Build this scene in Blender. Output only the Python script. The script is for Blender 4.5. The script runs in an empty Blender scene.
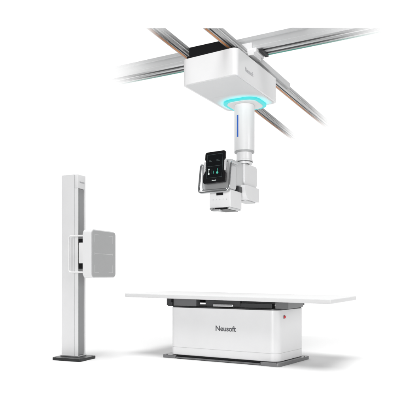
import bpy, bmesh, math
from mathutils import Vector, Matrix

S = bpy.context.scene
COL = S.collection
R = math.radians

# ------------------------------------------------------------------ materials
def new_mat(name):
    m = bpy.data.materials.new(name)
    m.use_nodes = True
    nt = m.node_tree
    return m, nt, nt.nodes['Principled BSDF']

def paint(name, col, rough=.35, metal=0., coat=0., var=.03, bump=.02, scale=220., spec=.5):
    """Painted / moulded surface: a faint tone variation, uneven gloss and a fine orange-peel bump."""
    m, nt, b = new_mat(name)
    N, L = nt.nodes, nt.links
    tc = N.new('ShaderNodeTexCoord')
    n1 = N.new('ShaderNodeTexNoise'); n1.inputs['Scale'].default_value = 5.; n1.inputs['Detail'].default_value = 4
    L.new(tc.outputs['Object'], n1.inputs['Vector'])
    mix = N.new('ShaderNodeMix'); mix.data_type = 'RGBA'
    mix.inputs[6].default_value = (*[c * (1 - var) for c in col], 1)
    mix.inputs[7].default_value = (*[min(1, c * (1 + var)) for c in col], 1)
    L.new(n1.outputs['Fac'], mix.inputs[0]); L.new(mix.outputs[2], b.inputs['Base Color'])
    mr = N.new('ShaderNodeMapRange')
    mr.inputs['To Min'].default_value = rough * .85; mr.inputs['To Max'].default_value = min(1, rough * 1.15)
    L.new(n1.outputs['Fac'], mr.inputs['Value']); L.new(mr.outputs['Result'], b.inputs['Roughness'])
    n2 = N.new('ShaderNodeTexNoise'); n2.inputs['Scale'].default_value = scale; n2.inputs['Detail'].default_value = 2
    L.new(tc.outputs['Object'], n2.inputs['Vector'])
    bp = N.new('ShaderNodeBump'); bp.inputs['Strength'].default_value = bump; bp.inputs['Distance'].default_value = .002
    L.new(n2.outputs['Fac'], bp.inputs['Height']); L.new(bp.outputs['Normal'], b.inputs['Normal'])
    b.inputs['Metallic'].default_value = metal
    b.inputs['Coat Weight'].default_value = coat
    b.inputs['Specular IOR Level'].default_value = spec
    return m

def rail_paint(name, col, rough, metal, near, far):
    """Brushed rail that dissolves towards its two ends (local Y runs along the rail)."""
    m = paint(name, col, rough, metal, var=.06, bump=.0)
    nt = m.node_tree; N, L = nt.nodes, nt.links
    b = N['Principled BSDF']; out = N['Material Output']
    tc = N.new('ShaderNodeTexCoord'); sp = N.new('ShaderNodeSeparateXYZ')
    L.new(tc.outputs['Object'], sp.inputs[0])
    facs = []
    for (e0, e1) in (near, far):
        r = N.new('ShaderNodeMapRange'); r.interpolation_type = 'SMOOTHSTEP'
        r.inputs['From Min'].default_value = e0; r.inputs['From Max'].default_value = e1
        L.new(sp.outputs['Y'], r.inputs['Value']); facs.append(r)
    mul = N.new('ShaderNodeMath'); mul.operation = 'MULTIPLY'
    L.new(facs[0].outputs[0], mul.inputs[0]); L.new(facs[1].outputs[0], mul.inputs[1])
    tr = N.new('ShaderNodeBsdfTransparent'); mx = N.new('ShaderNodeMixShader')
    L.new(mul.outputs[0], mx.inputs[0]); L.new(tr.outputs[0], mx.inputs[1]); L.new(b.outputs[0], mx.inputs[2])
    L.new(mx.outputs[0], out.inputs['Surface'])
    return m

def glow(name, col, strength, body=1.):
    m, nt, b = new_mat(name)
    b.inputs['Base Color'].default_value = (*[c * body for c in col], 1)
    b.inputs['Emission Color'].default_value = (*col, 1)
    b.inputs['Emission Strength'].default_value = strength
    return m

M = dict(
    white=paint('white_lacquer', (.80, .80, .805), .32, coat=.25),
    white_matte=paint('white_moulding', (.80, .80, .80), .5),
    under=paint('under_panel_shaded', (.68, .685, .69), .5),  # greyer than the housing: underside shading is put into this colour
    top=paint('tabletop_laminate', (.71, .71, .712), .3, coat=.3),
    column=paint('column_paint', (.76, .76, .765), .4),
    slot=paint('slot_grey', (.40, .405, .41), .4),
    belt=paint('belt_shade_grey', (.31, .313, .318), .35),  # darkened in place of the shade on the column front
    panel=paint('detector_panel', (.42, .423, .425), .5, bump=.05, scale=600, var=.04),
    mark=paint('panel_marking', (.66, .66, .66), .5),
    dark=paint('graphite_metal', (.05, .051, .053), .4, metal=.3),
    mid=paint('grey_metal', (.17, .172, .176), .36, metal=.35),
    foot=paint('foot_metal', (.20, .20, .205), .3, metal=.5),
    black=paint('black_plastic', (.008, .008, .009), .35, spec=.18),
    base=paint('dark_base', (.018, .019, .02), .3, spec=.35),
    seam=paint('seam_shadow_gap', (.62, .62, .625), .6),
    grip=paint('grip_moulding', (.60, .605, .61), .4),
    arm=paint('arm_moulding', (.66, .665, .67), .45),
    silver=paint('satin_silver', (.62, .625, .63), .3, metal=.75),
    chrome=paint('handle_metal', (.52, .53, .54), .2, metal=1.),
    sleeve=paint('sleeve_grey', (.60, .605, .61), .35),
    ink=paint('lettering_ink', (.10, .10, .11), .4),
    ink_pale=paint('lettering_pale', (.40, .40, .42), .4),
    red=paint('red_button', (.62, .03, .04), .3),
    screen=paint('screen_glass', (.004, .005, .006), .08, spec=.3, bump=0),
    ui_grey=glow('ui_dim', (.06, .08, .08), .25),
    ui_white=glow('ui_white', (.5, .55, .53), .35),
    ui_green=glow('ui_green', (.05, .36, .27), .4),
    cyan=glow('cyan_glow', (.05, .58, .59), .95, .3),
    blue=glow('blue_glow', (.02, .085, .36), .5),
)

# ------------------------------------------------------------------ mesh helpers
def finish(name, bm, mat, parent=None, smooth=35, wn=True):
    bmesh.ops.recalc_face_normals(bm, faces=bm.faces)
    me = bpy.data.meshes.new(name); bm.to_mesh(me); bm.free()
    for p in me.polygons: p.use_smooth = True
    me.set_sharp_from_angle(angle=R(smooth))
    me.materials.append(mat)
    o = bpy.data.objects.new(name, me); COL.objects.link(o)
    if parent: o.parent = parent
    if wn:
        w = o.modifiers.new('weighted', 'WEIGHTED_NORMAL'); w.keep_sharp = True
    return o

def merge(bm, other):
    me = bpy.data.meshes.new('tmp'); other.to_mesh(me); other.free()
    bm.from_mesh(me); bpy.data.meshes.remove(me)

def box(bm, x0, x1, y0, y1, z0, z1, bev=.004, seg=3, rot=None):
    t = bmesh.new()
    bmesh.ops.create_cube(t, size=1)
    bmesh.ops.scale(t, vec=(x1 - x0, y1 - y0, z1 - z0), verts=t.verts)
    if bev > 0:
        bmesh.ops.bevel(t, geom=t.edges[:], offset=bev, segments=seg, profile=.5, affect='EDGES')
    if rot: bmesh.ops.rotate(t, cent=(0, 0, 0), matrix=rot, verts=t.verts)
    bmesh.ops.translate(t, vec=((x0 + x1) / 2, (y0 + y1) / 2, (z0 + z1) / 2), verts=t.verts)
    merge(bm, t)

def fillet(pts, rad, n=8):
    """Round the corners of a convex 2-D outline; rad is one number or one per corner."""
    out = []; k = len(pts)
    for i in range(k):
        r = rad[i] if isinstance(rad, (list, tuple)) else rad
        p = Vector(pts[i]); a = Vector(pts[i - 1]) - p; b = Vector(pts[(i + 1) % k]) - p
        if r <= 0: out.append(tuple(p)); continue
        a.normalize(); b.normalize()
        half = a.angle(b) / 2
        c = p + (a + b).normalized() * (r / math.sin(half))
        s = p + a * (r / math.tan(half)) - c; e = p + b * (r / math.tan(half)) - c
        a0 = math.atan2(s.y, s.x); a1 = math.atan2(e.y, e.x)
        d = (a1 - a0 + math.pi) % (2 * math.pi) - math.pi
        for j in range(n + 1):
            t = a0 + d * j / n
            out.append((c.x + r * math.cos(t), c.y + r * math.sin(t)))
    return out

def prism(bm, pts, z0, z1, bev=0., seg=3, top=True, bottom=True, xf=None):
    t = bmesh.new()
    lo = [t.verts.new((x, y, z0)) for x, y in pts]
    hi = [t.verts.new((x, y, z1)) for x, y in pts]
    n = len(pts)
    fb = t.faces.new(lo[::-1]); ft = t.faces.new(hi)
    for i in range(n):
        t.faces.new((lo[i], lo[(i + 1) % n], hi[(i + 1) % n], hi[i]))
    if bev > 0:
        g = set()
        if top: g |= set(ft.edges)
        if bottom: g |= set(fb.edges)
        bmesh.ops.bevel(t, geom=list(g), offset=bev, segments=seg, profile=.5, affect='EDGES')
    if xf is not None: bmesh.ops.transform(t, matrix=xf, verts=t.verts)
    merge(bm, t)

def lathe(bm, prof, n=64, cx=0., cy=0., xf=None):
    """Revolve (radius, z) pairs about Z."""
    t = bmesh.new(); rings = []
    for r, z in prof:
        if r < 1e-6: rings.append([t.verts.new((0, 0, z))])
        else: rings.append([t.verts.new((r * math.cos(2 * math.pi * i / n), r * math.sin(2 * math.pi * i / n), z)) for i in range(n)])
    for a, b in zip(rings, rings[1:]):
        for i in range(n):
            j = (i + 1) % n
            if len(a) == 1 and len(b) == 1: continue
            if len(a) == 1: t.faces.new((a[0], b[j], b[i]))
            elif len(b) == 1: t.faces.new((a[i], a[j], b[0]))
            else: t.faces.new((a[i], a[j], b[j], b[i]))
    if xf is not None: bmesh.ops.transform(t, matrix=xf, verts=t.verts)
    bmesh.ops.translate(t, vec=(cx, cy, 0), verts=t.verts)
    merge(bm, t)

def round_path(pts, rad, n=7):
    """3-D polyline with rounded bends."""
    P = [Vector(p) for p in pts]; out = [P[0]]
    for i in range(1, len(P) - 1):
        a = (P[i - 1] - P[i]).normalized(); b = (P[i + 1] - P[i]).normalized()
        s = P[i] + a * rad; e = P[i] + b * rad
        for j in range(n + 1):
            t = j / n
            out.append((1 - t) ** 2 * s + 2 * t * (1 - t) * P[i] + t * t * e)
    out.append(P[-1]); return out

def tube(bm, path, r, n=14):
    path = [Vector(p) for p in path]; t = bmesh.new(); rings = []
    up = Vector((0, 0, 1)); prev = None
    for i, p in enumerate(path):
        d = (path[min(i + 1, len(path) - 1)] - path[max(i - 1, 0)]).normalized()
        if prev is None:
            u = d.cross(up)
            if u.length < 1e-3: u = d.cross(Vector((1, 0, 0)))
            u.normalize()
        else:
            u = (prev - d * prev.dot(d)).normalized()
        v = d.cross(u); prev = u
        rings.append([t.verts.new(p + r * (math.cos(2 * math.pi * k / n) * u + math.sin(2 * math.pi * k / n) * v)) for k in range(n)])
    for a, b in zip(rings, rings[1:]):
        for k in range(n): t.faces.new((a[k], a[(k + 1) % n], b[(k + 1) % n], b[k]))
    t.faces.new(rings[0][::-1]); t.faces.new(rings[-1])
    merge(bm, t)

def lettering(name, text, width, mat, parent, xf, depth=.0012, bold=.0):
    """The words as a solid mesh, lying in XY, centred, then moved by xf."""
    cu = bpy.data.curves.new(name, 'FONT'); cu.body = text; cu.size = 1
    cu.extrude = .5; cu.offset = bold; cu.align_x = 'CENTER'; cu.align_y = 'CENTER'; cu.resolution_u = 4
    cu.space_character = .95
    o = bpy.data.objects.new(name, cu); COL.objects.link(o)
    dg = bpy.context.evaluated_depsgraph_get()
    me = bpy.data.meshes.new_from_object(o.evaluated_get(dg))
    bpy.data.objects.remove(o); bpy.data.curves.remove(cu)
    xs = [v.co.x for v in me.vertices]; zs = [v.co.z for v in me.vertices]
    k = width / (max(xs) - min(xs)); kz = depth / max(1e-6, max(zs) - min(zs))
    me.transform(Matrix.Diagonal((k, k, kz, 1))); me.transform(xf)
    me.materials.clear(); me.materials.append(mat)
    me.name = name
    o = bpy.data.objects.new(name, me); COL.objects.link(o); o.parent = parent
    return o

def thing(name, label, cat, loc, rz, group=None):
    o = bpy.data.objects.new(name, None); COL.objects.link(o)
    o.empty_display_size = .1
    o.location = loc; o.rotation_euler = (0, 0, rz)
    o['label'] = label; o['category'] = cat; o['kind'] = 'thing'
    if group: o['group'] = group
    return o

def part(name, mat, parent, *boxes, bev=.004):
    bm = bmesh.new()
    for b in boxes: box(bm, *b, bev=bev)
    return finish(name, bm, mat, parent)

FRONT = Matrix.Rotation(R(90), 4, 'X')          # lays XY lettering onto a face looking along -Y

def face_xf(x, y, z): return Matrix.Translation((x, y, z)) @ FRONT

# ------------------------------------------------------------------ floor
bm = bmesh.new()
prism(bm, fillet([(-4.6, 3.6), (4.6, 3.6), (4.6, 8.2), (-4.6, 8.2)], .6), -.05, 0)
fl = finish('floor', bm, paint('studio_floor', (.88, .88, .88), .9, var=.005, bump=.01, spec=.1), wn=False)
fl['kind'] = 'structure'; fl['label'] = 'plain white studio floor'

ROOM = R(-28.4)                                  # the three machines share one room alignment

# ------------------------------------------------------------------ examination table
T = thing('examination_table', 'white x-ray examination table with long flat top on a boxy pedestal', 'examination table', (.733, 5.459, 0), ROOM)
L_, D_, FLR, ZT = 1.217, .60, .083, .554

def body_outline(g=0.):
    return fillet([(-L_ - g, -g), (g, -g), (FLR + g, D_ + g), (-L_ - FLR - g, D_ + g)], [.05 + g, .095 + g, .09 + g, .09 + g], 12)

bm = bmesh.new(); prism(bm, body_outline(), .04, .118, .002)
prism(bm, body_outline(), .1205, ZT - .012, .003)
body = finish('pedestal', bm, M['white'], T)
bm = bmesh.new(); prism(bm, body_outline(-.004), .118, .1205)
finish('seam', bm, M['seam'], body, wn=False)
bm = bmesh.new(); prism(bm, body_outline(-.004), ZT - .0118, ZT, .002)
finish('top_plate', bm, M['dark'], T)
lettering('lettering', 'Neusoft', .232, M['ink'], body, face_xf(-.5656, -.0006, .338), bold=.021)
# emergency button on the rounded front corner
bm = bmesh.new()
XB = Matrix.Translation((FLR * .22 + .0008, .132, .473)) @ Matrix.Rotation(R(82), 4, 'Z') @ Matrix.Rotation(R(90), 4, 'X')
box(bm, -.016, .016, -.016, .016, -.004, .004, .002)
bmesh.ops.transform(bm, matrix=XB, verts=bm.verts)
bt = finish('emergency_switch', bm, M['ink'], T)
bm = bmesh.new(); lathe(bm, [(0, .014), (.012, .013), (.0145, .009), (.0145, .0042), (0, .0042)], 24, xf=XB)
finish('button', bm, M['red'], bt)

# floor plate: two feet joined by a low shiny plate, and the pedal strip in front
bm = bmesh.new()
prism(bm, fillet([(-L_ - .085, -.035), (-L_ + .075, -.035), (-L_ + .075, D_ * .8), (-L_ - .12, D_ * .8)], .012, 4), 0, .034, .006)
foot_far = finish('foot_plate', bm, M['foot'], T)
bm = bmesh.new()
prism(bm, fillet([(-.165, -.05), (.035, -.05), (FLR + .045, D_ + .02), (-.165, D_ + .02)], [.012, .03, .03, .012], 6), 0, .0345, .006)
foot_near = finish('foot_plate', bm, M['foot'], T)
bm = bmesh.new()
box(bm, -L_ + .076, -.166, -.012, D_ * .8, .001, .0395, bev=.003)
finish('kick_recess', bm, M['black'], T)
bm = bmesh.new()
box(bm, -L_ + .082, -.172, -.040, -.014, .004, .020, bev=.006)
finish('pedal_strip', bm, M['mid'], T)
for (x, y, par) in ((-L_ - .045, -.012, foot_far), (.0, -.026, foot_near), (FLR + .02, D_ - .09, foot_near)):
    bm = bmesh.new()
    lathe(bm, [(0, .0385), (.007, .038), (.009, .0348), (0, .0348)], 16, cx=x, cy=y)
    finish('bolt', bm, M['black'], par)

# lifting carriage between pedestal and top
ZU = .632
part('end_bracket', M['dark'], T, (-1.262, -1.213, -.02, .05, .563, .640), (-1.252, -1.20, -.012, .42, .556, .60))
part('cross_beam', M['mid'], T, (-1.196, -.915, .012, .10, .560, .634), bev=.003)
part('cross_beam', M['dark'], T, (-.795, -.07, .02, .11, .560, .604), (-.80, -.41, .004, .09, .575, .629), bev=.003)
part('cross_beam', M['mid'], T, (-.03, .105, .012, .46, .560, .622), bev=.003)
part('side_rail', M['dark'], T, (-1.25, .10, .455, .52, .575, .636), (-.41, -.04, .06, .13, .602, .628), bev=.003)
bm = bmesh.new()
box(bm, -.705, -.475, -.016, .003, .566, .590, bev=.006)
finish('front_handle', bm, M['silver'], T)

# table top: one long slab with a bevelled rim (it sits a hair out of level, as tables do)
bm = bmesh.new()
X0, X1, Y0, Y1 = -1.707, .574, -.175, .795
prism(bm, fillet([(X0, Y0), (X1, Y0), (X1, Y1), (X0, Y1)], .012, 4), 0, .041, .007, 3)
tt = finish('tabletop', bm, M['top'], T)
tt.location = (0, 0, .6335); tt.rotation_euler = (0, R(.55), 0)

# ------------------------------------------------------------------ wall stand
W = thing('detector_stand', 'tall white column stand carrying a square grey x-ray detector panel', 'x-ray stand', (-1.303, 5.86, 0), R(66.8))
WC, DC, HC_ = .134, .214, 1.945
bm = bmesh.new()
prism(bm, fillet([(-.111, -.102), (.178, -.102), (.178, .25), (-.111, .25)], [.012, .012, .02, .02], 5), 0, .030, .006)
bp = finish('base_plate', bm, M['base'], W)
for (x, y) in ((-.085, -.075), (.15, -.075), (-.085, .222), (-.085, .07)):
    bm = bmesh.new()
    lathe(bm, [(0, .0335), (.008, .033), (.009, .0302), (0, .0302)], 16, cx=x, cy=y)
    finish('bolt', bm, M['mid'], bp)
bm = bmesh.new()
box(bm, -.008, WC + .008, -.008, DC + .006, .0302, .044, bev=.003)
finish('column_foot', bm, M['silver'], W)
# rear shell and front guide profile with a slot
bm = bmesh.new()
prism(bm, fillet([(0, .046), (WC, .046), (WC, DC), (0, DC)], [.001, .001, .012, .012], 5), .044, HC_, .003)
col = finish('column', bm, M['column'], W)
bm = bmesh.new()
slot = [(0, 0), (.007, 0), (.007, .034), (WC - .007, .034), (WC - .007, 0), (WC, 0), (WC, .042), (0, .042)]
prism(bm, slot, .044, 1.80, .0)
box(bm, 0, WC, 0, .042, 1.802, HC_ - .001, bev=.003)
finish('guide_rail', bm, M['column'], W, wn=False)
part('drive_belt', M['belt'], W, (.009, WC - .009, .016, .033, .05, 1.798), bev=.001)
bm = bmesh.new(); box(bm, .002, WC - .002, .0415, .0465, .05, HC_ - .004, bev=0)
finish('joint', bm, M['slot'], col, wn=False)
lettering('lettering', 'Neusoft', .085, M['ink_pale'], W, face_xf(.072, -.0006, 1.868), bold=.01)
# detector
d = bmesh.new()
xf = Matrix.Translation((0, -.172, 0)) @ Matrix.Rotation(R(90), 4, 'X')
prism(d, fillet([(-.159, .862), (.292, .862), (.292, 1.35), (-.159, 1.35)], .034, 8), 0, .100, .010, 4, xf=xf)
det = finish('detector', d, M['white'], W)
d = bmesh.new()
xf2 = Matrix.Translation((0, -.2722, 0)) @ Matrix.Rotation(R(90), 4, 'X')
prism(d, fillet([(-.149, .872), (.282, .872), (.282, 1.340), (-.149, 1.340)], .026, 8), 0, .0085, .003, 2, bottom=False, xf=xf2)
pan = finish('front_panel', d, M['panel'], det)
yf = -.2812
def mk(x0, x1, z0, z1): box(d, x0, x1, yf, yf + .0012, z0, z1, bev=0)
xl, xr, zl, zh = -.108, .228, .912, 1.300; w = .0032; a = .08
for x in (xl, xr):
    s = 1 if x == xl else -1
    for z in (zl, zh):
        q = 1 if z == zl else -1
        d = bmesh.new()
        prism(d, [(x, z), (x + s * a, z), (x + s * a, z + q * w), (x + s * w, z + q * w), (x + s * w, z + q * a), (x, z + q * a)], 0, .0008,
              xf=Matrix.Translation((0, yf + .0008, 0)) @ FRONT)
        finish('corner_mark', d, M['mark'], pan, wn=False)
xc, zc = (xl + xr) / 2, (zl + zh) / 2
d = bmesh.new()
h = w / 2
pl = [(xl, -.012), (xl + w, -.012), (xl + w, -h), (xc - h, -h), (xc - h, -.013), (xc + h, -.013), (xc + h, -h), (xr - w, -h), (xr - w, -.012), (xr, -.012)]
pl = pl + [(x, -y) for x, y in pl[::-1]]
prism(d, [(x, zc + y) for x, y in pl], 0, .0008, xf=Matrix.Translation((0, yf + .0008, 0)) @ FRONT)
finish('centre_mark', d, M['mark'], pan, wn=False)
# carriage between column and detector
car = part('carriage', M['white_matte'], W, (.004, WC - .004, -.171, -.004, 1.012, 1.228), (-.06, .19, -.1715, -.12, .99, 1.25), bev=.006)
part('carriage_arm', M['black'], W, (.010, WC - .01, -.170, .02, 1.2285, 1.268), bev=.004)
part('carriage_arm', M['black'], W, (.010, WC - .01, -.170, .02, .955, 1.0115), bev=.004)
bm = bmesh.new()
for k in range(6): box(bm, -.068, -.0605, -.166, -.128, 1.135 + .017 * k, 1.145 + .017 * k, bev=.001)
finish('vent_fins', bm, M['slot'], car, wn=False)
bm = bmesh.new()
tube(bm, round_path([(-.10, -.165, 1.292), (-.10, .045, 1.292), (-.10, .045, .918), (-.10, -.165, .918)], .035), .0085)
finish('grab_handle', bm, M['white_matte'], W)

# ------------------------------------------------------------------ ceiling rails
Z_RAIL, Z_BEAM = 3.15, 3.235
def extrude_rail(bm, prof, t0, t1, k0=0., k1=0., z0=0., z1=0.):
    """Extrude an (x, z) outline along Y from t0 to t1; k0/k1 mitre the ends."""
    t = bmesh.new()
    a = [t.verts.new((x, t0 + k0 * x + z0 * z, z)) for x, z in prof]
    b = [t.verts.new((x, t1 + k1 * x + z1 * z, z)) for x, z in prof]
    n = len(prof)
    t.faces.new(a); t.faces.new(b[::-1])
    for i in range(n): t.faces.new((a[i], a[(i + 1) % n], b[(i + 1) % n], b[i]))
    merge(bm, t)

def make_rail(label, origin, bearing, t0, t1, near, far, tone, w=.076, cover=None):
    be = R(bearing)
    o = thing('ceiling_rail', label, 'ceiling rail', (origin[0], origin[1], Z_RAIL), -be, 'ceiling rails over the crane')
    k = math.tan(be); kz = 2.267 / math.cos(be)
    h = .078
    body = rail_paint('rail_aluminium', (tone, tone * 1.005, tone * 1.01), .38, .65, near, far)
    dark = rail_paint('rail_dark', (.03, .03, .031), .4, .3, near, far)
    orange = rail_paint('rail_cable_orange', (.60, .25, .09), .5, 0, near, far)
    pale = rail_paint('rail_pale', (.80, .80, .80), .35, .1, near, far)
    bm = bmesh.new()
    # underside with two open grooves, side with a step
    prof = [(0, 0), (.010, 0), (.010, .014), (.030, .014), (.030, 0), (.042, 0), (.042, .014), (.060, .014), (.060, 0), (w, 0),
            (w, .020), (w - .008, .024), (w - .008, .050), (w, .054), (w, h), (0, h)]
    extrude_rail(bm, prof, t0, t1, k, k, kz)
    finish('rail_profile', bm, body, o, smooth=20, wn=False)
    bm = bmesh.new(); extrude_rail(bm, [(.0105, -.003), (.0295, -.003), (.0295, .0135), (.0105, .0135)], t0 + .01, t1 - .01, k, k, kz)
    finish('cable', bm, orange, o, wn=False)
    bm = bmesh.new(); extrude_rail(bm, [(.044, .006), (.058, .006), (.058, .0135), (.044, .0135)], t0 + .01, t1 - .01, k, k, kz)
    finish('groove_liner', bm, dark, o, wn=False)
    bm = bmesh.new(); extrude_rail(bm, [(w - .0075, .026), (w + .001, .028), (w + .001, .034), (w - .0075, .036)], t0 + .005, t1 - .005, k, k, kz)
    finish('side_trim', bm, pale, o, wn=False)
    if cover:
        bm = bmesh.new(); box(bm, w + .0015, w + .030, cover[0], cover[1], .030, .090, bev=.004)
        finish('side_cover', bm, M['sleeve'], o)
    return o

make_rail('dark grey ceiling rail crossing over the left edge of the crane housing', (-.20, 5.80), 25.3, -.75, 4.2, (-.90, -.02), (4.1, 2.2), .34)
make_rail('pale grey ceiling rail with white clamp over the right edge of the crane housing', (.24, 5.568), 28.4, -.50, 3.7, (-.9, -.3), (3.6, 1.6), .52, .086, (.42, 1.55))

# long cross beam above the two rails (local Y runs along the beam, from left-far to right-near)
BE = R(28.5)
B = thing('ceiling_beam', 'broad grey ceiling beam with green edge crossing above both rails', 'ceiling beam', (.606, 6.01, Z_BEAM), -(R(90) + BE))
nr, fr = (-1.95, -.75), (1.38, .15)
bm_ = rail_paint('beam_aluminium', (.66, .665, .67), .36, .35, nr, fr)
bmd = rail_paint('beam_dark', (.035, .035, .036), .4, .3, nr, fr)
bmg = rail_paint('beam_green', (.05, .36, .28), .4, 0, nr, fr)
bm = bmesh.new()
wb, hb = .21, .135                                # local +X points to the near side
prof = [(0, 0), (.020, 0), (.020, .018), (.075, .018), (.075, 0), (.105, 0), (.105, .018), (.165, .018), (.165, 0), (wb, 0),
        (wb, .030), (wb - .010, .036), (wb - .010, .098), (wb, .104), (wb, hb), (0, hb)]
prof = [(wb * 0 + x, z) for x, z in prof]
extrude_rail(bm, prof, -2.0, 1.45, 0, -1.84, 0, -4.6)
finish('beam_profile', bm, bm_, B, smooth=20, wn=False)
bm = bmesh.new()
extrude_rail(bm, [(.024, .008), (.071, .008), (.071, .0175), (.024, .0175)], -1.99, 1.44, 0, -1.84, 0, -4.6)
extrude_rail(bm, [(.109, .010), (.161, .010), (.161, .0175), (.109, .0175)], -1.99, 1.44, 0, -1.84, 0, -4.6)
finish('groove_liner', bm, bmd, B, wn=False)
bm = bmesh.new()
extrude_rail(bm, [(-.006, -.004), (.010, -.004), (.010, -.0005), (-.0005, -.0005), (-.0005, .012), (-.006, .012)], -1.99, 1.44, 0, -1.84, 0, -4.6)
finish('edge_strip', bm, bmg, B, wn=False)
bm = bmesh.new()
box(bm, .03, .25, -.115, .075, -.048, -.004, bev=.006)
box(bm, .2145, .246, -.13, .02, -.046, .060, bev=.006)
box(bm, .06, .262, -.02, .05, -.080, -.02, bev=.005)
finish('rail_clamp', bm, M['white'], B)
bm = bmesh.new(); box(bm, .02, .19, .082, .120, -.034, -.003, bev=.004)
finish('stop_block', bm, M['dark'], B)

# ------------------------------------------------------------------ crane
C = thing('ceiling_tube_crane', 'white ceiling crane with glowing cyan ring carrying a tube head and console', 'x-ray crane', (.48, 6.32, 2.83), ROOM)
quad = [(-.322, -.846), (.306, -.884), (.324, .176), (-.312, .215)]
out = fillet(quad, [.045, .05, .075, .07], 10)
bm = bmesh.new(); prism(bm, out, .0, .26, .016, 4)
hous = finish('housing', bm, M['white'], C)
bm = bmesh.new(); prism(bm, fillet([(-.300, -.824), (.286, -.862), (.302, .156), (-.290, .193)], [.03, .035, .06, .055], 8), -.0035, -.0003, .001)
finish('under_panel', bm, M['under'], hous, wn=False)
lettering('lettering', 'Neusoft', .195, M['ink_pale'], hous,
          Matrix.Translation((.3113, -.595, .106)) @ Matrix.Rotation(R(90 - 1), 4, 'Z') @ FRONT, bold=.01)
part('trolley_shade', M['black'], C, (-.30, .27, -.80, .12, .262, .302), (-.272, .125, -.795, -.715, .300, .395), (-.31, -.22, -.70, .05, .298, .318), (.12, .21, -.70, .05, .298, .318), bev=.004)  # black plates added; they stand in for shade above the housing
# glow ring and collar
bm = bmesh.new()
sq = lambda s, r: fillet([(-s, -s), (s, -s), (s, s), (-s, s)], r, 14)
prism(bm, sq(.178, .115), -.030, -.0043, .006, 3, top=False)
collar = finish('collar', bm, M['white_matte'], C)
bm = bmesh.new()
t = bmesh.new()
o1, o2 = sq(.217, .142), sq(.1795, .116)
n = len(o1)
rings = [[t.verts.new((x, y, z)) for x, y in q] for q, z in ((o2, -.0045), (o2, -.024), (o1, -.024), (o1, -.0045))]
for a_, b_ in zip(rings, rings[1:] + rings[:1]):
    for i in range(n): t.faces.new((a_[i], a_[(i + 1) % n], b_[(i + 1) % n], b_[i]))
merge(bm, t)
finish('glow_ring', bm, M['cyan'], C, wn=False)
# added plate: the ring's soft halo painted as emission, brightest next to it
md = paint('painted_halo', (.68, .685, .69), .5)
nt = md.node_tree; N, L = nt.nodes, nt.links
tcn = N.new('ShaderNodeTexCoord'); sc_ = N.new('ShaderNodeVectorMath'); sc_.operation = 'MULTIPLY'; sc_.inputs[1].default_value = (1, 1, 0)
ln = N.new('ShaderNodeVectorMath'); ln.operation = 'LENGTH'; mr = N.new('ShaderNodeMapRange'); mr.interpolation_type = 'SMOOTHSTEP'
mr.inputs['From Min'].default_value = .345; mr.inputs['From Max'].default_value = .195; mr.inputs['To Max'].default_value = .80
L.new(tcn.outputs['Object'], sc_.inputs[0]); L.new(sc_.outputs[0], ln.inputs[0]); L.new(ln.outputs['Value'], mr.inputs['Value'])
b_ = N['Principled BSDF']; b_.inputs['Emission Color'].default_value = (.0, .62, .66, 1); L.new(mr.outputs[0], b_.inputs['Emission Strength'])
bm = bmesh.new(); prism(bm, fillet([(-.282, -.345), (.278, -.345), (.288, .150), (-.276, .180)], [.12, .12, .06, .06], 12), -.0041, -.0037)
finish('halo_plate', bm, md, hous, wn=False)
# telescopic column
CXO = -.008
bm = bmesh.new()
lathe(bm, [(.09, -.031), (.112, -.031), (.114, -.034), (.114, -.540), (.111, -.545), (.105, -.545), (.105, -.52), (.09, -.52)], 96, cx=CXO)
tc_ = finish('outer_sleeve', bm, M['white'], C)
bm = bmesh.new(); lathe(bm, [(.09, -.5455), (.112, -.5455), (.113, -.548), (.113, -.560), (.111, -.563), (.09, -.563)], 96, cx=CXO)
finish('sleeve_band', bm, M['slot'], tc_)
bm = bmesh.new()
lathe(bm, [(.06, -.45), (.088, -.45), (.088, -.640), (.093, -.643), (.093, -.656), (.090, -.660), (.088, -.6895), (.06, -.6895)], 96, cx=CXO)
finish('inner_sleeve', bm, M['white'], C)
bm = bmesh.new()
lathe(bm, [(.087, -.662), (.0938, -.662), (.0938, -.673), (.087, -.673)], 96, cx=CXO)
finish('swivel_band', bm, M['mid'], C)
bm = bmesh.new()                                   # indicator bar curved onto the sleeve
t = bmesh.new()
an0 = R(-107); hw = R(5.2)
gr = []
for rr in (.1142, .1160):
    gr.append([[t.verts.new((CXO + rr * math.cos(an0 + hw * u), rr * math.sin(an0 + hw * u), z)) for z in (-.155, -.400)] for u in (-1, -.33, .33, 1)])
for i in range(3):
    t.faces.new((gr[1][i][0], gr[1][i + 1][0], gr[1][i + 1][1], gr[1][i][1]))
    for e in (0, 1): t.faces.new((gr[0][i][e], gr[0][i + 1][e], gr[1][i + 1][e], gr[1][i][e]))
for i in (0, 3): t.faces.new((gr[0][i][0], gr[0][i][1], gr[1][i][1], gr[1][i][0]))
merge(bm, t)
finish('indicator_bar', bm, M['blue'], tc_, wn=False)

# yoke under the column
bm = bmesh.new()
YZ = Matrix.Rotation(R(90), 4, 'Z') @ Matrix.Rotation(R(90), 4, 'X')     # (x,y,z) -> (z, x, y): outline in YZ
prism(bm, fillet([(-.055, -.925), (.290, -.925), (.290, -.684), (-.055, -.684)], [.045, .03, .016, .016], 8), -.140, .022, .010, 3, xf=YZ)
yoke = finish('yoke', bm, M['white'], C)
bm = bmesh.new(); box(bm, -.13, .012, .04, .24, -.931, -.9255, bev=.002)
finish('yoke_cover', bm, M['white_matte'], yoke)
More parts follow.
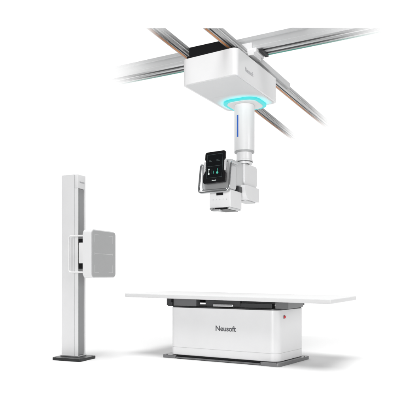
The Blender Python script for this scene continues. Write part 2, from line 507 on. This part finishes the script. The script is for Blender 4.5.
# tube housing below the yoke, round at its near lower corner
bm = bmesh.new()
prism(bm, fillet([(-.115, -1.094), (.285, -1.094), (.285, -.936), (-.115, -.936)], [.125, .012, .012, .012], 14), -.145, .052, .008, 3, xf=YZ)
drum = finish('tube_housing', bm, M['white'], C)
bm = bmesh.new(); box(bm, -.10, .02, .0, .25, -1.106, -1.0945, bev=.003)
finish('end_cap', bm, M['sleeve'], drum)
part('tube_neck', M['sleeve'], C, (-.215, -.035, -.36, -.10, -1.05, -.985), bev=.008)
part('tube_bracket', M['dark'], C, (-.10, .02, -.20, -.125, -1.03, -.968), bev=.006)
# collimator
bm = bmesh.new()
box(bm, -.25, 0, -.42, -.13, -1.225, -1.035, bev=.010)
coll = finish('collimator', bm, M['white'], C); coll.location = (.018, 0, .008)
for k in range(5):
    bm = bmesh.new()
    lathe(bm, [(0, .003), (.005, .003), (.006, .002), (.006, 0), (0, 0)], 16, xf=Matrix.Translation((-.205 + .04 * k, -.4202, -1.140 + .003 * (k % 2))) @ FRONT)
    finish('knob', bm, M['sleeve'], coll)
part('laser_slot', M['black'], coll, (-.165, -.085, -.428, -.4205, -1.094, -1.066), bev=.003)
part('exit_window', M['black'], coll, (-.19, -.034, -.412, -.15, -1.246, -1.2255), bev=.003)
part('filter_rail', M['silver'], coll, (-.242, -.212, -.432, -.15, -1.244, -1.2255), bev=.003)
part('filter_rail', M['silver'], coll, (-.028, -.004, -.432, -.15, -1.244, -1.2255), bev=.003)
part('filter_plate', M['silver'], coll, (-.215, -.11, -.455, -.385, -1.262, -1.245), bev=.003)

# console: silver shell, tilted tablet, tubular handle
bm = bmesh.new()
prism(bm, fillet([(-.312, -1.034), (.016, -1.034), (.016, -.735), (-.312, -.735)], .05, 10), 0, .17, .02, 4,
      xf=Matrix.Translation((0, -.27, 0)) @ FRONT)
shell = finish('console_shell', bm, M['silver'], C)
part('console_arm', M['arm'], C, (-.25, .007, -.36, -.0565, -.965, -.690), bev=.022)
tilt = Matrix.Translation((-.142, -.476, -.945)) @ Matrix.Rotation(R(-9), 4, 'X') @ Matrix.Rotation(R(-1.5), 4, 'Y') @ FRONT
# tablet outline in its own plane: x across, y up from the bottom
bm = bmesh.new()
tab = [(-.132, -.016), (.132, -.016), (.132, .088), (.108, .108), (.108, .232), (.120, .25), (.120, .332), (-.120, .332), (-.120, .25), (-.108, .232), (-.108, .108), (-.132, .088)]
def soft(pts, rads, n=5):
    """fillet that also copes with reflex corners"""
    o_ = []; k = len(pts)
    for i in range(k):
        p = Vector(pts[i]); a_ = (Vector(pts[i - 1]) - p); b_ = (Vector(pts[(i + 1) % k]) - p)
        r_ = min(rads, a_.length * .45, b_.length * .45)
        s_, e_ = p + a_.normalized() * r_, p + b_.normalized() * r_
        for j in range(n + 1):
            u = j / n; q = (1 - u) ** 2 * s_ + 2 * u * (1 - u) * p + u * u * e_
            o_.append((q.x, q.y))
    return o_
prism(bm, soft(tab, .022), -.006, .016, .004, 2, bottom=False, xf=tilt)
tabl = finish('tablet', bm, M['black'], C)
for s in (-1, 1):
    bm = bmesh.new()
    x0, x1 = sorted((s * .109, s * .134))
    box(bm, x0, x1, .112, .228, -.004, .012, bev=.004)
    for k in range(5):
        box(bm, x0 + .003, x1 - .003, .120 + .022 * k, .130 + .022 * k, .0115, .0155, bev=.001)
    bmesh.ops.transform(bm, matrix=tilt, verts=bm.verts)
    finish('side_grip', bm, M['grip'], tabl)
bm = bmesh.new(); prism(bm, fillet([(-.098, .034), (.098, .034), (.098, .306), (-.098, .306)], .006, 4), .0162, .0178, .0005, 1, bottom=False, xf=tilt)
scr = finish('screen', bm, M['screen'], tabl, wn=False)
def ui(name, mat, *rects, discs=()):
    b_ = bmesh.new()
    for (x0, x1, y0, y1) in rects: box(b_, x0, x1, y0, y1, .0180, .0186, bev=0)
    for (x, y, r_) in discs:
        prism(b_, [(x + r_ * math.cos(i * math.pi / 12), y + r_ * math.sin(i * math.pi / 12)) for i in range(24)], .0180, .0186)
    bmesh.ops.transform(b_, matrix=tilt, verts=b_.verts)
    return finish(name, b_, mat, scr, wn=False)
ui('screen_frame', M['ui_grey'], (-.094, .094, .040, .042), (-.094, .094, .298, .300), (-.094, -.092, .0422, .2978), (.092, .094, .0422, .2978),
   (-.085, .085, .168, .170), (-.03, -.028, .085, .14), (-.07, -.035, .222, .226), (-.07, -.045, .236, .239), (.02, .06, .222, .226), (.02, .045, .236, .239))
ui('figure_icon', M['ui_white'], (-.074, -.058, .076, .098), (-.069, -.063, .099, .125), discs=((-.066, .136, .009),))
ui('dial_icon', M['ui_green'], (.034, .038, .1095, .138), discs=((.036, .092, .013),))
ui('level_icon', M['ui_green'], (-.012, -.008, .085, .115))
lettering('lettering', 'Neusoft', .05, M['ui_white'], tabl, tilt @ Matrix.Translation((-.0, .010, .0165)), depth=.0008, bold=.02)
bm = bmesh.new()
xa, xb = -.320, .040
tube(bm, round_path([(xa, -.30, -.745), (xa, -.45, -.745), (xa, -.50, -1.02), (xa + .012, -.505, -1.057), (xb - .018, -.505, -1.057), (xb, -.50, -1.02), (xb, -.45, -.745), (xb, -.30, -.745)], .03, 7), .0115, 16)
finish('console_handle', bm, M['chrome'], C)
bm = bmesh.new()
tube(bm, round_path([(-.285, -.46, -1.018), (-.285, -.485, -1.030), (.01, -.485, -1.030), (.01, -.46, -1.018)], .01, 4), .007, 12)
finish('trigger_bar', bm, M['chrome'], C)

# ------------------------------------------------------------------ light
Wd = bpy.data.worlds.new('World'); S.world = Wd; Wd.use_nodes = True
nt = Wd.node_tree; N, Lk = nt.nodes, nt.links
bg = N['Background']
tc = N.new('ShaderNodeTexCoord'); sp = N.new('ShaderNodeSeparateXYZ'); Lk.new(tc.outputs['Generated'], sp.inputs[0])
# invented surround tuned for shading: white ahead, a trace more above, dim behind
fw = N.new('ShaderNodeMapRange'); fw.interpolation_type = 'SMOOTHSTEP'
fw.inputs['From Min'].default_value = .10; fw.inputs['From Max'].default_value = .62
fw.inputs['To Min'].default_value = .2; fw.inputs['To Max'].default_value = 1.06
Lk.new(sp.outputs['Y'], fw.inputs['Value'])
up = N.new('ShaderNodeMapRange'); up.interpolation_type = 'SMOOTHSTEP'
up.inputs['From Min'].default_value = .35; up.inputs['From Max'].default_value = .75
up.inputs['To Min'].default_value = 0; up.inputs['To Max'].default_value = .05
Lk.new(sp.outputs['Z'], up.inputs['Value'])
ad = N.new('ShaderNodeMath'); ad.operation = 'ADD'
Lk.new(fw.outputs[0], ad.inputs[0]); Lk.new(up.outputs[0], ad.inputs[1])
Lk.new(ad.outputs[0], bg.inputs['Strength']); bg.inputs['Color'].default_value = (1, 1, 1, 1)

def area_lamp(name, loc, target, sx, sy, power, spread=180):
    l = bpy.data.lights.new(name, 'AREA'); l.shape = 'RECTANGLE'; l.size = sx; l.size_y = sy; l.energy = power; l.spread = R(spread)
    o = bpy.data.objects.new(name, l); COL.objects.link(o); o.location = loc
    o.rotation_euler = (Vector(target) - Vector(loc)).to_track_quat('-Z', 'Y').to_euler()
    return o
area_lamp('unseen_lamp', (-1.2, -2.0, 26), (.1, 6, .8), 13, 13, 5900)      # key, high and a little in front
area_lamp('unseen_lamp', (-3, -8, 1.6), (.1, 6, 1.6), 4, 3, 560)           # broad frontal fill, an added lamp out of view
area_lamp('unseen_lamp', (9, -1.5, 3.2), (.4, 6, 1.6), 4, 4, 260)          # added unseen lamp, gentle fill on the right-hand faces
area_lamp('unseen_lamp', (-1.6, -1.5, 1.0), (.45, 6.1, 2.55), 1.6, 1.6, 10, 34)   # narrow-beam lamp added to brighten the crane column

# ------------------------------------------------------------------ camera
cam = bpy.data.cameras.new('camera'); co = bpy.data.objects.new('camera', cam); COL.objects.link(co)
co.location = (0, 0, .89); co.rotation_euler = (R(90), 0, 0)
cam.sensor_width = 36; cam.lens = 36 * 560 / 405; cam.shift_y = (275 - 202.5) / 405; cam.clip_end = 200
S.camera = co

S.render.engine = 'CYCLES'
S.cycles.use_denoising = True
S.cycles.max_bounces = 8; S.cycles.transparent_max_bounces = 16
S.view_settings.view_transform = 'Standard'; S.view_settings.look = 'None'
S.view_settings.exposure = 0; S.view_settings.gamma = 1
